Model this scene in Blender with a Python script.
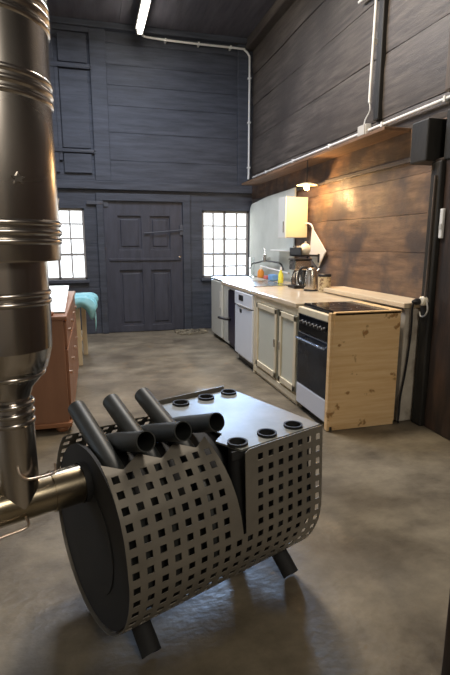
import bpy, bmesh, math, random
from mathutils import Vector, Matrix, noise
random.seed(7)
for o in list(bpy.data.objects): bpy.data.objects.remove(o)
S = bpy.context.scene
C = S.collection
PI = math.pi
R = math.radians

# ------------------------------------------------------------------ camera
cam_d = bpy.data.cameras.new('camera'); cam = bpy.data.objects.new('camera', cam_d); C.objects.link(cam)
cam_d.sensor_fit = 'VERTICAL'; cam_d.sensor_height = 36.0
cam_d.lens = 477.33 / 675 * 36.0
cam_d.clip_start = 0.02
cam.location = (0, 0, 1.42)
cam.rotation_euler = (PI/2 - 0.1948, 0, -0.2668)
S.camera = cam

# ------------------------------------------------------------------ world, lights, exposure
S.view_settings.view_transform = 'Standard'; S.view_settings.look = 'None'
S.view_settings.gamma = 1.0; S.view_settings.use_curve_mapping = False
S.view_settings.exposure = 0.35
w = bpy.data.worlds.new('sky'); S.world = w; w.use_nodes = True
bg = w.node_tree.nodes['Background']; bg.inputs[0].default_value = (0.93, 0.97, 1.0, 1); bg.inputs[1].default_value = 2.0

def area(name, loc, aim, size, power, col, size_y=None, spread=None):
    d = bpy.data.lights.new(name, 'AREA'); d.size = size; d.energy = power; d.color = col
    if size_y: d.shape = 'RECTANGLE'; d.size_y = size_y
    if spread: d.spread = spread
    o = bpy.data.objects.new(name, d); C.objects.link(o); o.location = loc
    o.rotation_euler = (Vector(aim) - Vector(loc)).to_track_quat('-Z', 'Y').to_euler()
    return o
area('daylight_right_window', (2.14, 7.95, 1.4), (0.5, 1.8, 0.0), 0.8, 4, (1.0, 0.97, 0.92), 1.05)
sd = bpy.data.lights.new('low_sky_sun', 'SUN'); sd.energy = 7.5; sd.color = (0.42, 0.63, 1.0); sd.angle = R(7)
so = bpy.data.objects.new('low_sky_sun', sd); C.objects.link(so); so.rotation_euler = Vector((-1.45, -6.1, -1.28)).to_track_quat('-Z', 'Y').to_euler()
area('daylight_left_window', (-0.5, 7.95, 1.4), (0.42, 1.75, 0.0), 0.8, 4, (1.0, 0.97, 0.92), 1.05)
area('warm_fill_behind', (1.0, -1.3, 3.0), (0.9, 2.6, 0.6), 1.0, 34, (1.0, 0.90, 0.76))  # added warm fill from behind the camera, no lamp stands there
area('warm_fill_overhead', (1.0, 3.9, 4.3), (1.2, 2.8, 0.0), 0.6, 85, (1.0, 0.86, 0.68))  # unseen warm fill added overhead, has no fixture of its own
area('cool_fill_left', (-2.85, 2.4, 1.35), (0.6, 1.7, 0.2), 0.9, 7, (0.60, 0.78, 1.0), 1.1)  # added cool side fill; the left wall has no window
area('cool_fill_back', (0.4, 5.4, 4.3), (0.4, 5.4, 0), 1.2, 100, (0.76, 0.83, 1.0))  # extra fill lifting the back of the room, besides the ceiling tubes

# ------------------------------------------------------------------ materials
def mat(name, c1, c2=None, rough=0.6, metal=0.0, scale=3.0, stretch=(1,1,1), bump=0.0, bscale=None, detail=6, lo=0.35, hi=0.65, c3=None, spots=None, rvar=0.0, coat=0.0):
    m = bpy.data.materials.new(name); m.use_nodes = True
    nt = m.node_tree; N = nt.nodes; L = nt.links
    b = N['Principled BSDF']
    b.inputs['Roughness'].default_value = rough; b.inputs['Metallic'].default_value = metal
    if coat: b.inputs['Coat Weight'].default_value = coat; b.inputs['Coat Roughness'].default_value = 0.12
    c4 = lambda c: (c[0], c[1], c[2], 1)
    if c2 is None:
        b.inputs['Base Color'].default_value = c4(c1)
        if not bump: return m
    tc = N.new('ShaderNodeTexCoord'); mp = N.new('ShaderNodeMapping'); mp.inputs['Scale'].default_value = stretch
    L.new(tc.outputs['Object'], mp.inputs['Vector'])
    nz = N.new('ShaderNodeTexNoise'); nz.inputs['Scale'].default_value = scale; nz.inputs['Detail'].default_value = detail
    nz.inputs['Roughness'].default_value = 0.65
    L.new(mp.outputs[0], nz.inputs['Vector'])
    if c2 is not None:
        cr = N.new('ShaderNodeValToRGB'); cr.color_ramp.elements[0].position = lo; cr.color_ramp.elements[1].position = hi
        cr.color_ramp.elements[0].color = c4(c1); cr.color_ramp.elements[1].color = c4(c2)
        L.new(nz.outputs['Fac'], cr.inputs['Fac']); out = cr.outputs['Color']
        if c3 is not None:
            n2 = N.new('ShaderNodeTexNoise'); n2.inputs['Scale'].default_value = spots[0]; n2.inputs['Detail'].default_value = 4
            L.new(tc.outputs['Object'], n2.inputs['Vector'])
            r2 = N.new('ShaderNodeValToRGB'); r2.color_ramp.elements[0].position = spots[1]; r2.color_ramp.elements[1].position = spots[2]
            L.new(n2.outputs['Fac'], r2.inputs['Fac'])
            mx = N.new('ShaderNodeMix'); mx.data_type = 'RGBA'
            L.new(r2.outputs['Color'], mx.inputs['Factor']); L.new(out, mx.inputs['A']); mx.inputs['B'].default_value = c4(c3)
            out = mx.outputs['Result']
        L.new(out, b.inputs['Base Color'])
    if rvar:
        mr = N.new('ShaderNodeMapRange'); mr.inputs['From Min'].default_value = 0.3; mr.inputs['From Max'].default_value = 0.7
        mr.inputs['To Min'].default_value = rough - rvar; mr.inputs['To Max'].default_value = rough + rvar
        n3 = N.new('ShaderNodeTexNoise'); n3.inputs['Scale'].default_value = scale*0.7; L.new(tc.outputs['Object'], n3.inputs['Vector'])
        L.new(n3.outputs['Fac'], mr.inputs['Value']); L.new(mr.outputs[0], b.inputs['Roughness'])
    if bump:
        bp = N.new('ShaderNodeBump'); bp.inputs['Strength'].default_value = bump; bp.inputs['Distance'].default_value = 0.01
        if bscale:
            n4 = N.new('ShaderNodeTexNoise'); n4.inputs['Scale'].default_value = bscale; n4.inputs['Detail'].default_value = 5
            L.new(mp.outputs[0], n4.inputs['Vector']); L.new(n4.outputs['Fac'], bp.inputs['Height'])
        else: L.new(nz.outputs['Fac'], bp.inputs['Height'])
        L.new(bp.outputs[0], b.inputs['Normal'])
    return m
def emit(name, col, s):
    m = bpy.data.materials.new(name); m.use_nodes = True; b = m.node_tree.nodes['Principled BSDF']
    b.inputs['Base Color'].default_value = (*col, 1); b.inputs['Emission Color'].default_value = (*col, 1); b.inputs['Emission Strength'].default_value = s
    return m
def glassmat(name, col=(1,1,1), rough=0.0, ior=1.45):
    m = bpy.data.materials.new(name); m.use_nodes = True; b = m.node_tree.nodes['Principled BSDF']
    b.inputs['Base Color'].default_value = (*col, 1); b.inputs['Transmission Weight'].default_value = 1; b.inputs['Roughness'].default_value = rough; b.inputs['IOR'].default_value = ior
    return m
def panemat():
    m = bpy.data.materials.new('window_glass'); m.use_nodes = True; nt = m.node_tree; N = nt.nodes
    N.remove(N['Principled BSDF']); t = N.new('ShaderNodeBsdfTransparent'); g = N.new('ShaderNodeBsdfGlossy'); g.inputs['Roughness'].default_value = 0.02
    mx = N.new('ShaderNodeMixShader'); mx.inputs[0].default_value = 0.06
    nt.links.new(t.outputs[0], mx.inputs[1]); nt.links.new(g.outputs[0], mx.inputs[2]); nt.links.new(mx.outputs[0], N['Material Output'].inputs[0])
    return m

M = {}
M['floor'] = mat('stained_concrete', (0.085,0.068,0.046), (0.30,0.258,0.185), rough=0.5, scale=2.6, stretch=(0.9,1.2,1), bump=0.35, bscale=26, detail=15, lo=0.30, hi=0.70, c3=(0.075,0.060,0.044), spots=(1.3,0.46,0.78), rvar=0.2)
M['backwall'] = mat('hazy_blue_boards', (0.030,0.035,0.048), (0.064,0.073,0.096), rough=0.6, scale=4, stretch=(0.4,1,4), bump=0.4, bscale=20)  # dark boards with the blue-grey lift of lens haze in the colour
M['backdoor'] = mat('old_dark_door_paint', (0.035,0.038,0.054), (0.056,0.060,0.082), rough=0.5, scale=4, stretch=(3,1,0.6), bump=0.3)
M['upper'] = mat('sooted_upper_planks', (0.052,0.043,0.037), (0.125,0.105,0.090), rough=0.5, scale=5.0, stretch=(1,0.35,4), bump=0.3, bscale=50, c3=(0.055,0.046,0.041), spots=(1.2,0.45,0.7))
M['lower'] = mat('worn_brown_planks', (0.07,0.043,0.03), (0.30,0.185,0.11), rough=0.5, scale=5.5, stretch=(1,0.4,3.0), bump=0.35, bscale=55, c3=(0.075,0.055,0.048), spots=(3.2,0.42,0.62), rvar=0.16, detail=10, lo=0.3, hi=0.72)
M['near'] = mat('dark_rusty_boards', (0.022,0.016,0.014), (0.085,0.048,0.032), rough=0.5, scale=3.0, stretch=(1,3,0.6), bump=0.6, bscale=8, lo=0.4, hi=0.75)
M['post'] = mat('black_timber', (0.006,0.006,0.005), (0.018,0.016,0.013), rough=0.6, scale=5, stretch=(2,2,0.5), bump=0.6)
M['posttop'] = mat('grey_brown_timber', (0.05,0.038,0.03), (0.12,0.09,0.068), rough=0.6, scale=5, stretch=(3,3,0.5), bump=0.6)
M['shelf'] = mat('bare_shelf_board', (0.13,0.07,0.036), (0.22,0.125,0.068), rough=0.6, scale=4, stretch=(3,0.4,3), bump=0.2)
M['ceil'] = mat('dark_ceiling_boards', (0.06,0.058,0.07), (0.11,0.105,0.125), rough=0.6, scale=3, stretch=(3,0.4,1), bump=0.4)
M['gap'] = mat('dark_gap', (0.008,0.007,0.007))
M['white_conduit'] = mat('white_conduit', (0.80,0.80,0.78), rough=0.45)
M['grey_plastic'] = mat('light_grey_plastic', (0.5,0.49,0.46), rough=0.45)
M['white_plastic'] = mat('white_plastic', (0.78,0.78,0.76), rough=0.35)
M['pine'] = mat('pine_board', (0.80,0.52,0.24), (0.95,0.70,0.40), rough=0.45, scale=3.2, stretch=(0.6,1,9), bump=0.1, lo=0.35, hi=0.7, c3=(0.42,0.22,0.08), spots=(11,0.64,0.70))
M['worktop'] = mat('beige_worktop', (0.64,0.52,0.36), (0.74,0.63,0.47), rough=0.2, scale=8, stretch=(1,0.6,1), bump=0.03)
M['ledge'] = mat('pale_pine_ledge', (0.62,0.50,0.33), (0.72,0.60,0.43), rough=0.5, scale=5, stretch=(3,0.5,3))
M['plaster'] = mat('rough_white_plaster', (0.42,0.38,0.32), (0.62,0.58,0.50), rough=0.8, scale=5, bump=0.5, bscale=9, c3=(0.30,0.25,0.2), spots=(4,0.58,0.7))
M['splash'] = mat('white_splash_panel', (0.52,0.55,0.50), (0.62,0.65,0.60), rough=0.75, scale=2)
M['cream'] = mat('cream_wood', (0.70,0.62,0.45), (0.76,0.69,0.52), rough=0.45, scale=6, stretch=(3,3,0.5))
M['doorpanel'] = mat('pale_green_grey_paint', (0.60,0.62,0.54), rough=0.4)
M['cupface'] = mat('cream_cupboard', (0.74,0.66,0.48), rough=0.4)
M['cupfront'] = mat('white_cupboard_front', (0.72,0.73,0.70), rough=0.25)
M['enamel'] = mat('white_enamel', (0.80,0.86,0.95), rough=0.25)
M['ovenwhite'] = mat('white_oven_enamel', (0.66,0.70,0.80), rough=0.25)
M['black_glass'] = mat('black_glass', (0.008,0.009,0.012), rough=0.08)
M['oven_glass'] = mat('oven_door_glass', (0.012,0.014,0.02), (0.022,0.028,0.04), rough=0.12, scale=3)
M['zone'] = mat('zone_print', (0.05,0.045,0.045), rough=0.3)
for k_ in ('oven_glass','black_glass'): M[k_].node_tree.nodes['Principled BSDF'].inputs['IOR'].default_value = 1.22
M['black'] = mat('black_plastic', (0.012,0.012,0.014), rough=0.35)
M['chrome'] = mat('brushed_chrome', (0.72,0.70,0.66), rough=0.2, metal=1)
M['handle'] = mat('handle_blue_reflection', (0.35,0.45,0.65), rough=0.25, metal=0.8)  # blue reflection on the steel put into the base colour
M['navy'] = mat('navy_front', (0.025,0.022,0.05), rough=0.35)
M['fridge'] = mat('off_white_fridge', (0.60,0.60,0.54), rough=0.4)
M['pipe'] = mat('stainless_flue', (0.52,0.48,0.44), (0.64,0.60,0.56), rough=0.25, metal=1, scale=2.0, stretch=(1,1,0.6), rvar=0.06, bump=0.02)
M['pipe_gold'] = mat('golden_brown_flue', (0.30,0.25,0.17), (0.48,0.42,0.31), rough=0.25, metal=1, scale=5, bump=0.03)  # darker golden-brown steel for connector and tee
M['rod'] = mat('plated_rod', (0.72,0.60,0.50), rough=0.3, metal=1)
M['stove'] = mat('painted_grey_steel', (0.180,0.165,0.138), (0.225,0.208,0.176), rough=0.45, metal=0.3, scale=6, bump=0.04, rvar=0.05)
M['stovedark'] = mat('black_stove_and_shade', (0.010,0.011,0.012), (0.018,0.018,0.019), rough=0.75, metal=0.0, scale=5)  # black stove parts, also the shaded tubes under the cook plate
M['tube'] = mat('dark_grey_tube', (0.032,0.035,0.034), (0.048,0.052,0.050), rough=0.48, metal=0.3, scale=6, bump=0.05)
M['plate'] = mat('cook_plate_steel', (0.13,0.135,0.122), (0.19,0.195,0.178), rough=0.5, metal=0.3, scale=4, bump=0.05, rvar=0.08)
M['side'] = mat('brown_veneer', (0.24,0.115,0.062), (0.31,0.15,0.085), rough=0.45, scale=3, stretch=(2,2,0.4))
M['sidetrim'] = mat('brown_veneer_trim', (0.30,0.13,0.06), rough=0.4)
M['cloth_blue'] = mat('turquoise_cloth', (0.16,0.50,0.60), (0.36,0.68,0.74), rough=0.8, scale=5, bump=0.3)
M['cloth_white'] = mat('pale_oilcloth', (0.62,0.78,0.80), (0.78,0.86,0.88), rough=0.22, scale=3)
M['palewood'] = mat('pale_wood', (0.62,0.50,0.32), (0.70,0.58,0.40), rough=0.5, scale=5, stretch=(3,3,0.4))
M['tubelamp'] = emit('fluorescent_tube', (1.0, 0.93, 0.82), 14)
M['bulb'] = emit('warm_bulb', (1.0, 0.66, 0.26), 30)
M['lampdish'] = mat('lamp_dish', (0.85,0.72,0.45), rough=0.4)
M['steel'] = mat('steel', (0.60,0.56,0.50), rough=0.25, metal=1)
M['orange'] = mat('orange_liquid', (0.75,0.28,0.04), rough=0.2)
M['yellow'] = mat('yellow_green_soap', (0.72,0.72,0.10), rough=0.2)
M['red'] = mat('red_sponge', (0.6,0.14,0.12), rough=0.7)
M['blue'] = mat('blue_cloth', (0.18,0.38,0.70), rough=0.6)
M['jar'] = mat('printed_tin', (0.66,0.55,0.35), (0.22,0.14,0.08), rough=0.4, scale=28, lo=0.5, hi=0.58)
M['board'] = mat('white_board', (0.78,0.74,0.66), rough=0.5)
M['ceramic'] = mat('cream_ceramic', (0.8,0.74,0.6), rough=0.2)
M['glass'] = glassmat('clear_glass', (0.95,0.98,0.98))
M['pane'] = panemat()
M['iron'] = mat('dull_iron', (0.07,0.075,0.09), rough=0.6)
M['winframe'] = mat('grey_window_bars', (0.3,0.28,0.26), rough=0.6)
M['ash'] = mat('rubble', (0.10,0.085,0.06), (0.30,0.26,0.18), rough=0.9, scale=12)

# ------------------------------------------------------------------ helpers
MW = {}
def obj(name, bm, m, parent=None, smooth=None, label=None):
    inv = MW[parent.name].inverted() if parent is not None else None
    if inv is not None and not bm_local.get(id(bm)): bm.transform(inv)
    me = bpy.data.meshes.new(name); bm.normal_update(); bm.to_mesh(me); bm.free()
    o = bpy.data.objects.new(name, me); C.objects.link(o); me.materials.append(M[m])
    if smooth is not None:
        for p in me.polygons: p.use_smooth = True
        try: me.set_sharp_from_angle(angle=R(smooth))
        except Exception: pass
    if parent is not None: o.parent = parent; MW[o.name] = MW[parent.name]
    else: MW[o.name] = Matrix.Identity(4)
    if label: o['label'] = label
    return o
bm_local = {}
def B(): return bmesh.new()
def struct(o): o['kind'] = 'structure'; return o
def thing(name, label, cat, loc, rotz=0, group=None):
    o = bpy.data.objects.new(name, None); o.empty_display_size = 0.05; C.objects.link(o); o.location = loc; o.rotation_euler = (0,0,rotz)
    o['label'] = label; o['category'] = cat
    if group: o['group'] = group
    MW[o.name] = Matrix.Translation(loc) @ Matrix.Rotation(rotz, 4, 'Z')
    return o
def tag(o, label, cat, group=None):
    o['label'] = label; o['category'] = cat
    if group: o['group'] = group
    return o
def box(bm, x0, x1, y0, y1, z0, z1, bev=0.0, seg=2, mtx=None):
    r = bmesh.ops.create_cube(bm, size=1.0)
    vs = r['verts']
    for v in vs: v.co = Vector(((x0+x1)/2 + v.co.x*(x1-x0), (y0+y1)/2 + v.co.y*(y1-y0), (z0+z1)/2 + v.co.z*(z1-z0)))
    if bev:
        es = list({e for v in vs for e in v.link_edges})
        rr = bmesh.ops.bevel(bm, geom=es, offset=bev, segments=seg, affect='EDGES', profile=0.5)
        vs = list({v for f in rr['faces'] for v in f.verts} | {v for v in vs if v.is_valid})
    if mtx is not None:
        vs = [v for v in vs if v.is_valid]
        bmesh.ops.transform(bm, matrix=mtx, verts=vs)
    return bm
def sweep(bm, pts, r, seg=16, cap=True, inner=None):
    pts = [Vector(p) for p in pts]; n = len(pts); rings = []
    rr = r if isinstance(r, (list, tuple)) else [r]*n
    up = None
    for i in range(n):
        t = (pts[min(i+1,n-1)] - pts[max(i-1,0)]).normalized()
        if up is None:
            up = Vector((0,0,1)) if abs(t.z) < 0.9 else Vector((1,0,0))
            a = t.cross(up).normalized()
        else:
            a = (a - t*a.dot(t)).normalized()
        b = t.cross(a)
        rings.append([bm.verts.new(pts[i] + (a*math.cos(2*PI*k/seg) + b*math.sin(2*PI*k/seg))*rr[i]) for k in range(seg)])
    for i in range(n-1):
        for k in range(seg):
            bm.faces.new((rings[i][k], rings[i][(k+1)%seg], rings[i+1][(k+1)%seg], rings[i+1][k]))
    if cap:
        bm.faces.new(rings[0][::-1]); bm.faces.new(rings[-1])
    return rings
def smooth_path(pts, n=6):
    pts = [Vector(p) for p in pts]; out = []
    for i in range(len(pts)-1):
        p0 = pts[max(i-1,0)]; p1 = pts[i]; p2 = pts[i+1]; p3 = pts[min(i+2,len(pts)-1)]
        for k in range(n):
            t = k/n
            out.append(0.5*((2*p1) + (p2-p0)*t + (2*p0-5*p1+4*p2-p3)*t*t + (3*p1-p0-3*p2+p3)*t*t*t))
    out.append(pts[-1]); return out
def lathe(bm, prof, cx=0, cy=0, seg=32, mtx=None):
    rings = []
    for (r, z) in prof:
        if r < 1e-5: rings.append([bm.verts.new((cx, cy, z))])
        else: rings.append([bm.verts.new((cx + r*math.cos(2*PI*k/seg), cy + r*math.sin(2*PI*k/seg), z)) for k in range(seg)])
    for a, b in zip(rings, rings[1:]):
        for k in range(seg):
            k2 = (k+1) % seg
            if len(a) == 1 and len(b) == 1: continue
            if len(a) == 1: bm.faces.new((a[0], b[k2], b[k]))
            elif len(b) == 1: bm.faces.new((a[k], a[k2], b[0]))
            else: bm.faces.new((a[k], a[k2], b[k2], b[k]))
    if mtx is not None: bmesh.ops.transform(bm, matrix=mtx, verts=[v for r in rings for v in r])
    return bm
def prism(bm, poly, h, mtx):
    lo = [bm.verts.new((p[0], p[1], 0)) for p in poly]; hi = [bm.verts.new((p[0], p[1], h)) for p in poly]
    bm.faces.new(lo[::-1]); bm.faces.new(hi); n = len(poly)
    for i in range(n): bm.faces.new((lo[i], lo[(i+1)%n], hi[(i+1)%n], hi[i]))
    bmesh.ops.transform(bm, matrix=mtx, verts=lo+hi)
    return bm

# ================================================================== SETTING
# floor: subdivided slab with slight unevenness
bm = B()
nx, ny = 60, 100
vv = [[bm.verts.new((-3.0 + 6.4*i/nx, -3.0 + 11.1*j/ny, 0.0)) for i in range(nx+1)] for j in range(ny+1)]
for j in range(ny):
    for i in range(nx): bm.faces.new((vv[j][i], vv[j][i+1], vv[j+1][i+1], vv[j+1][i]))
for row in vv:
    for v in row: v.co.z = 0.004*(noise.noise(v.co*1.5)) - 0.003
f = bmesh.ops.extrude_face_region(bm, geom=list(bm.faces))
for v in [g for g in f['geom'] if isinstance(g, bmesh.types.BMVert)]: v.co.z -= 0.15
bmesh.ops.recalc_face_normals(bm, faces=list(bm.faces))
struct(obj('floor', bm, 'floor', smooth=30))

YB, XW, ZC = 7.79, 2.576, 4.5
XN, YN = 2.455, 3.15
# back wall, boarded, with two window openings and a door opening
W1 = (-0.92, -0.095, 0.865, 1.94)     # left window
W2 = (1.745, 2.545, 0.862, 1.94)      # right window
D1 = (0.19, 1.42, 0.0, 2.05)
bm = B()
def wallbox(x0,x1,z0,z1): box(bm, x0, x1, YB, YB+0.16, z0, z1)
def boards(x0, x1, z0, z1, hs=0.34):
    z = z0
    while z < z1 - 0.02:
        h = hs*random.uniform(0.75, 1.3); zt = min(z+h, z1)
        if z1 - zt < 0.08: zt = z1
        d = random.uniform(0, 0.004)
        box(bm, x0, x1, YB - d, YB+0.05, z+0.0015, zt-0.0015, 0.002, 1)
        z = zt
boards(-3.0, 2.7, 2.32, ZC, 0.36)
boards(-3.0, W1[0], 0, 2.22); boards(W1[1], D1[0], 0, 2.22, 0.8); boards(D1[1], W2[0], 0, 2.22, 0.8); boards(W2[1], 2.7, 0, 2.22)
boards(W1[0], W1[1], 0, W1[2]); boards(W1[0], W1[1], W1[3], 2.22); boards(W2[0], W2[1], 0, W2[2]); boards(W2[0], W2[1], W2[3], 2.22)
boards(D1[0], D1[1], D1[3], 2.22)
for a in ((-3.0,W1[0],0,2.22),(W1[1],D1[0],0,2.22),(D1[1],W2[0],0,2.22),(W2[1],2.75,0,2.22),(W1[0],W1[1],0,W1[2]),(W1[0],W1[1],W1[3],2.22),(W2[0],W2[1],0,W2[2]),(W2[0],W2[1],W2[3],2.22),(D1[0],D1[1],D1[3],2.22),(-3.0,2.75,2.22,ZC+0.1)):
    box(bm, a[0], a[1], YB+0.04, YB+0.18, a[2], a[3])
struct(obj('wall_back', bm, 'backwall'))
bm = B(); box(bm, -3.0, XW, YB-0.07, YB+0.01, 2.22, 2.34, 0.008); box(bm, -3.0, XW, YB-0.03, YB+0.01, 2.34, 2.40, 0.006)
struct(obj('trim_1', bm, 'backwall'))
bm = B(); box(bm, 0.10, 0.33, YB-0.05, YB, 2.34, ZC, 0.008); box(bm, 2.33, 2.50, YB-0.05, YB, 2.34, ZC, 0.008)
struct(obj('trim_2', bm, 'backwall'))
# door surround
bm = B(); box(bm, 0.09, 0.19, YB-0.045, YB+0.02, 0, 2.14, 0.006); box(bm, 1.42, 1.54, YB-0.045, YB+0.02, 0, 2.14, 0.006); box(bm, 0.09, 1.54, YB-0.05, YB+0.02, 2.06, 2.17, 0.006)
struct(obj('trim_3', bm, 'backwall'))

def window(n, w4, muntx, muntz, trans, label):
    x0, x1, z0, z1 = w4
    bm = B(); t = 0.035
    for a in ((x0,x0+t,z0,z1),(x1-t,x1,z0,z1),(x0,x1,z1-t,z1),(x0,x1,z0,z0+t)): box(bm, a[0],a[1],YB+0.03,YB+0.08,a[2],a[3],0.004)
    win = struct(obj('window_%d' % n, bm, 'winframe'))
    bm = B()
    for x in muntx[1:]: box(bm, x-0.011, x+0.011, YB+0.04, YB+0.07, z0, z1)
    for z in muntz: box(bm, x0, x1, YB+0.042, YB+0.068, z-0.011, z+0.011)
    obj('glazing_bars', bm, 'winframe', win)
    bm = B()
    box(bm, muntx[0]-0.018, muntx[0]+0.018, YB+0.03, YB+0.078, z0, z1); box(bm, x0, x1, YB+0.032, YB+0.078, trans-0.018, trans+0.018)
    obj('mullion', bm, 'winframe', win)
    bm = B(); box(bm, x0+0.01, x1-0.01, YB+0.052, YB+0.057, z0+0.01, z1-0.01)
    obj('pane', bm, 'pane', win)
    bm = B(); box(bm, x0-0.03, x1+0.03, YB-0.06, YB+0.03, z0-0.05, z0, 0.006)
    obj('window_sill', bm, 'backwall', win)
    return win
window(1, W1, [-0.50, -0.31], [1.71, 1.49], 1.25, '')
window(2, W2, [2.13, 1.94, 2.345], [1.70, 1.49, 1.045], 1.245, '')

# panelled back door
bm = B(); box(bm, D1[0]-0.05, D1[1]+0.05, YB+0.035, YB+0.10, -0.02, 2.10)
door = struct(obj('door_1', bm, 'backdoor'))
bm = B()
for a in ((D1[0],0.40,0.02,2.06),(0.76,0.90,0.02,2.06),(1.215,D1[1],0.02,2.06),(D1[0],D1[1],1.84,2.06),(D1[0],D1[1],1.0,1.32),(D1[0],D1[1],0.005,0.11)): box(bm, a[0],a[1],YB+(0.003 if a[1]-a[0]>1 else 0.0),YB+0.045,a[2],a[3],0.005)
obj('door_frame_rails', bm, 'backdoor', door)
bm = B()
for (x0,x1,z0,z1) in ((0.44,0.72,1.37,1.79),(0.94,1.175,1.37,1.79),(0.44,0.72,0.16,0.95),(0.94,1.175,0.16,0.95)): box(bm, x0,x1,YB+0.02,YB+0.04,z0,z1,0.012,2)
obj('raised_panel', bm, 'backdoor', door)
bm = B(); box(bm, 0.25, 1.38, YB-0.022, YB+0.002, 1.15, 1.19, 0.004)
obj('door_ledge', bm, 'backdoor', door)
# latch hook
bm = B(); sweep(bm, smooth_path([(0.80,YB-0.03,1.575),(1.1,YB-0.035,1.60),(1.42,YB-0.035,1.63)],4), 0.011, 8)
box(bm, 1.37, 1.44, YB-0.03, YB+0.002, 1.55, 1.71, 0.004)
obj('latch_hook', bm, 'iron', door)
bm = B(); lathe(bm, [(0,0),(0.014,0),(0.014,0.02),(0.02,0.03),(0.014,0.045),(0,0.048)], seg=14, mtx=Matrix.Translation((1.36,YB+0.0,1.20)) @ Matrix.Rotation(PI/2,4,'X'))
obj('door_knob', bm, 'chrome', door, 40)
# bolt plate at top left of the door
bm = B(); box(bm, 0.20,0.27,YB-0.02,YB+0.0,1.97,2.06,0.004); box(bm, -0.05, 0.2, YB-0.05, YB-0.03, 2.0, 2.05, 0.005)
obj('strap_hinge', bm, 'iron', door)

# boarded shutters high on the back wall (fixed joinery)
bm = B()
for (x0,x1,z0,z1) in ((-1.4,-0.40,2.45,4.4),(-0.40,-0.345,2.62,4.0),(-0.335,0.06,2.80,3.86),(-0.335,0.06,3.96,4.33),(-0.335,0.06,2.45,2.72)):
    box(bm, x0,x1,YB-0.04,YB-0.005,z0,z1,0.006)
box(bm, -1.4, 0.09, YB-0.06, YB-0.01, 3.88, 3.945, 0.006); box(bm, -1.4, 0.09, YB-0.06, YB-0.01, 2.735, 2.785, 0.006); box(bm, -1.4, 0.1, YB-0.06, YB-0.005, 4.36, 4.46, 0.006)
struct(obj('trim_4', bm, 'backwall'))
bm = B()
for z in (3.91, 2.76): box(bm, -0.1, 0.12, YB-0.066, YB-0.058, z-0.01, z+0.01); box(bm, 0.10, 0.125, YB-0.066, YB-0.055, z-0.03, z+0.03)
struct(obj('trim_5', bm, 'iron'))

# right wall: huge irregular planks
def plankwall(name, xs, y0, y1, seams, m, depth=0.12, jit=0.012, gap=0.004, dip=0.010):
    bm = B(); n = 36
    for k in range(len(seams)-1):
        za, zb = seams[k], seams[k+1]; off = random.uniform(0, jit)
        cols = []
        for i in range(n+1):
            y = y0 + (y1-y0)*i/n
            def zz(z, q): return z + 0.012*noise.noise(Vector((y*0.9, z*3.1, q)))
            a = zz(za, 1.0) + gap; b = zz(zb, 1.0) - gap
            row = []
            for j in range(5):
                z = a + (b-a)*j/4
                dx = 0.008*noise.noise(Vector((y*1.6, z*4, 3.3+k))) + (dip if j in (0,4) else 0)
                row.append(bm.verts.new((xs + off + dx, y, z)))
            cols.append(row + [bm.verts.new((xs+depth, y, b)), bm.verts.new((xs+depth, y, a))])
        for i in range(n):
            c, d = cols[i], cols[i+1]; L = len(c)
            for j in range(L): bm.faces.new((c[j], d[j], d[(j+1)%L], c[(j+1)%L]))
        bm.faces.new(cols[0]); bm.faces.new(cols[-1][::-1])
    bmesh.ops.recalc_face_normals(bm, faces=list(bm.faces))
    return struct(obj(name, bm, m, smooth=35))
plankwall('wall_right_lower', XW, 3.12, YB, [0.0,0.45,0.93,1.34,1.66,1.97,2.34], 'lower', jit=0.006, gap=0.0018, dip=0.004)
bm = B(); box(bm, XW-0.018, XW+0.02, 3.32, 7.7, 2.075, 2.115, 0.004); struct(obj('trim_17', bm, 'upper'))
plankwall('wall_right_upper', XW, 1.9, YB, [2.34,2.52,3.06,3.56,4.02,ZC+0.05], 'upper')
bm = B(); box(bm, XW+0.10, XW+0.25, -3.0, YB+0.2, 0, ZC+0.1); struct(obj('wall_right_backing', bm, 'gap'))
# nearer dark stretch of the right wall
bm = B(); y = YN
for k, wd in enumerate((0.12,0.36,0.42,0.40,0.45,0.45,0.5,0.5,0.55,0.6,0.6,0.6)):
    box(bm, XN+(0 if k else -0.02), XN+0.2, y-wd+0.004, y, 0, 2.02 if k else 2.02, 0.008, 1)
    y -= wd
struct(obj('wall_right_near', bm, 'near'))
bm = B(); box(bm, XN-0.035, XN+0.05, 3.03, 3.14, 0.0, 2.0, 0.01); struct(obj('trim_6', bm, 'post'))
bm = B(); box(bm, XN-0.01, XW+0.1, -3.0, 3.05, 2.0, 2.34, 0.01); struct(obj('trim_7', bm, 'post'))
# projecting tie beam end
bm = B(); box(bm, 2.355, 2.62, 3.12, 3.31, 2.005, 2.30, 0.012)
struct(obj('trim_8', bm, 'post'))
# upper posts on the right wall
bm = B(); box(bm, XW-0.07, XW+0.02, 2.98, 3.10, 2.50, ZC, 0.012); box(bm, XW-0.05, XW+0.02, 3.12, 3.2, 2.5, ZC, 0.012)
struct(obj('trim_9', bm, 'posttop'))
bm = B(); box(bm, XW-0.035, XW+0.02, 4.08, 4.16, 2.52, ZC, 0.01); struct(obj('trim_10', bm, 'post'))
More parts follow.
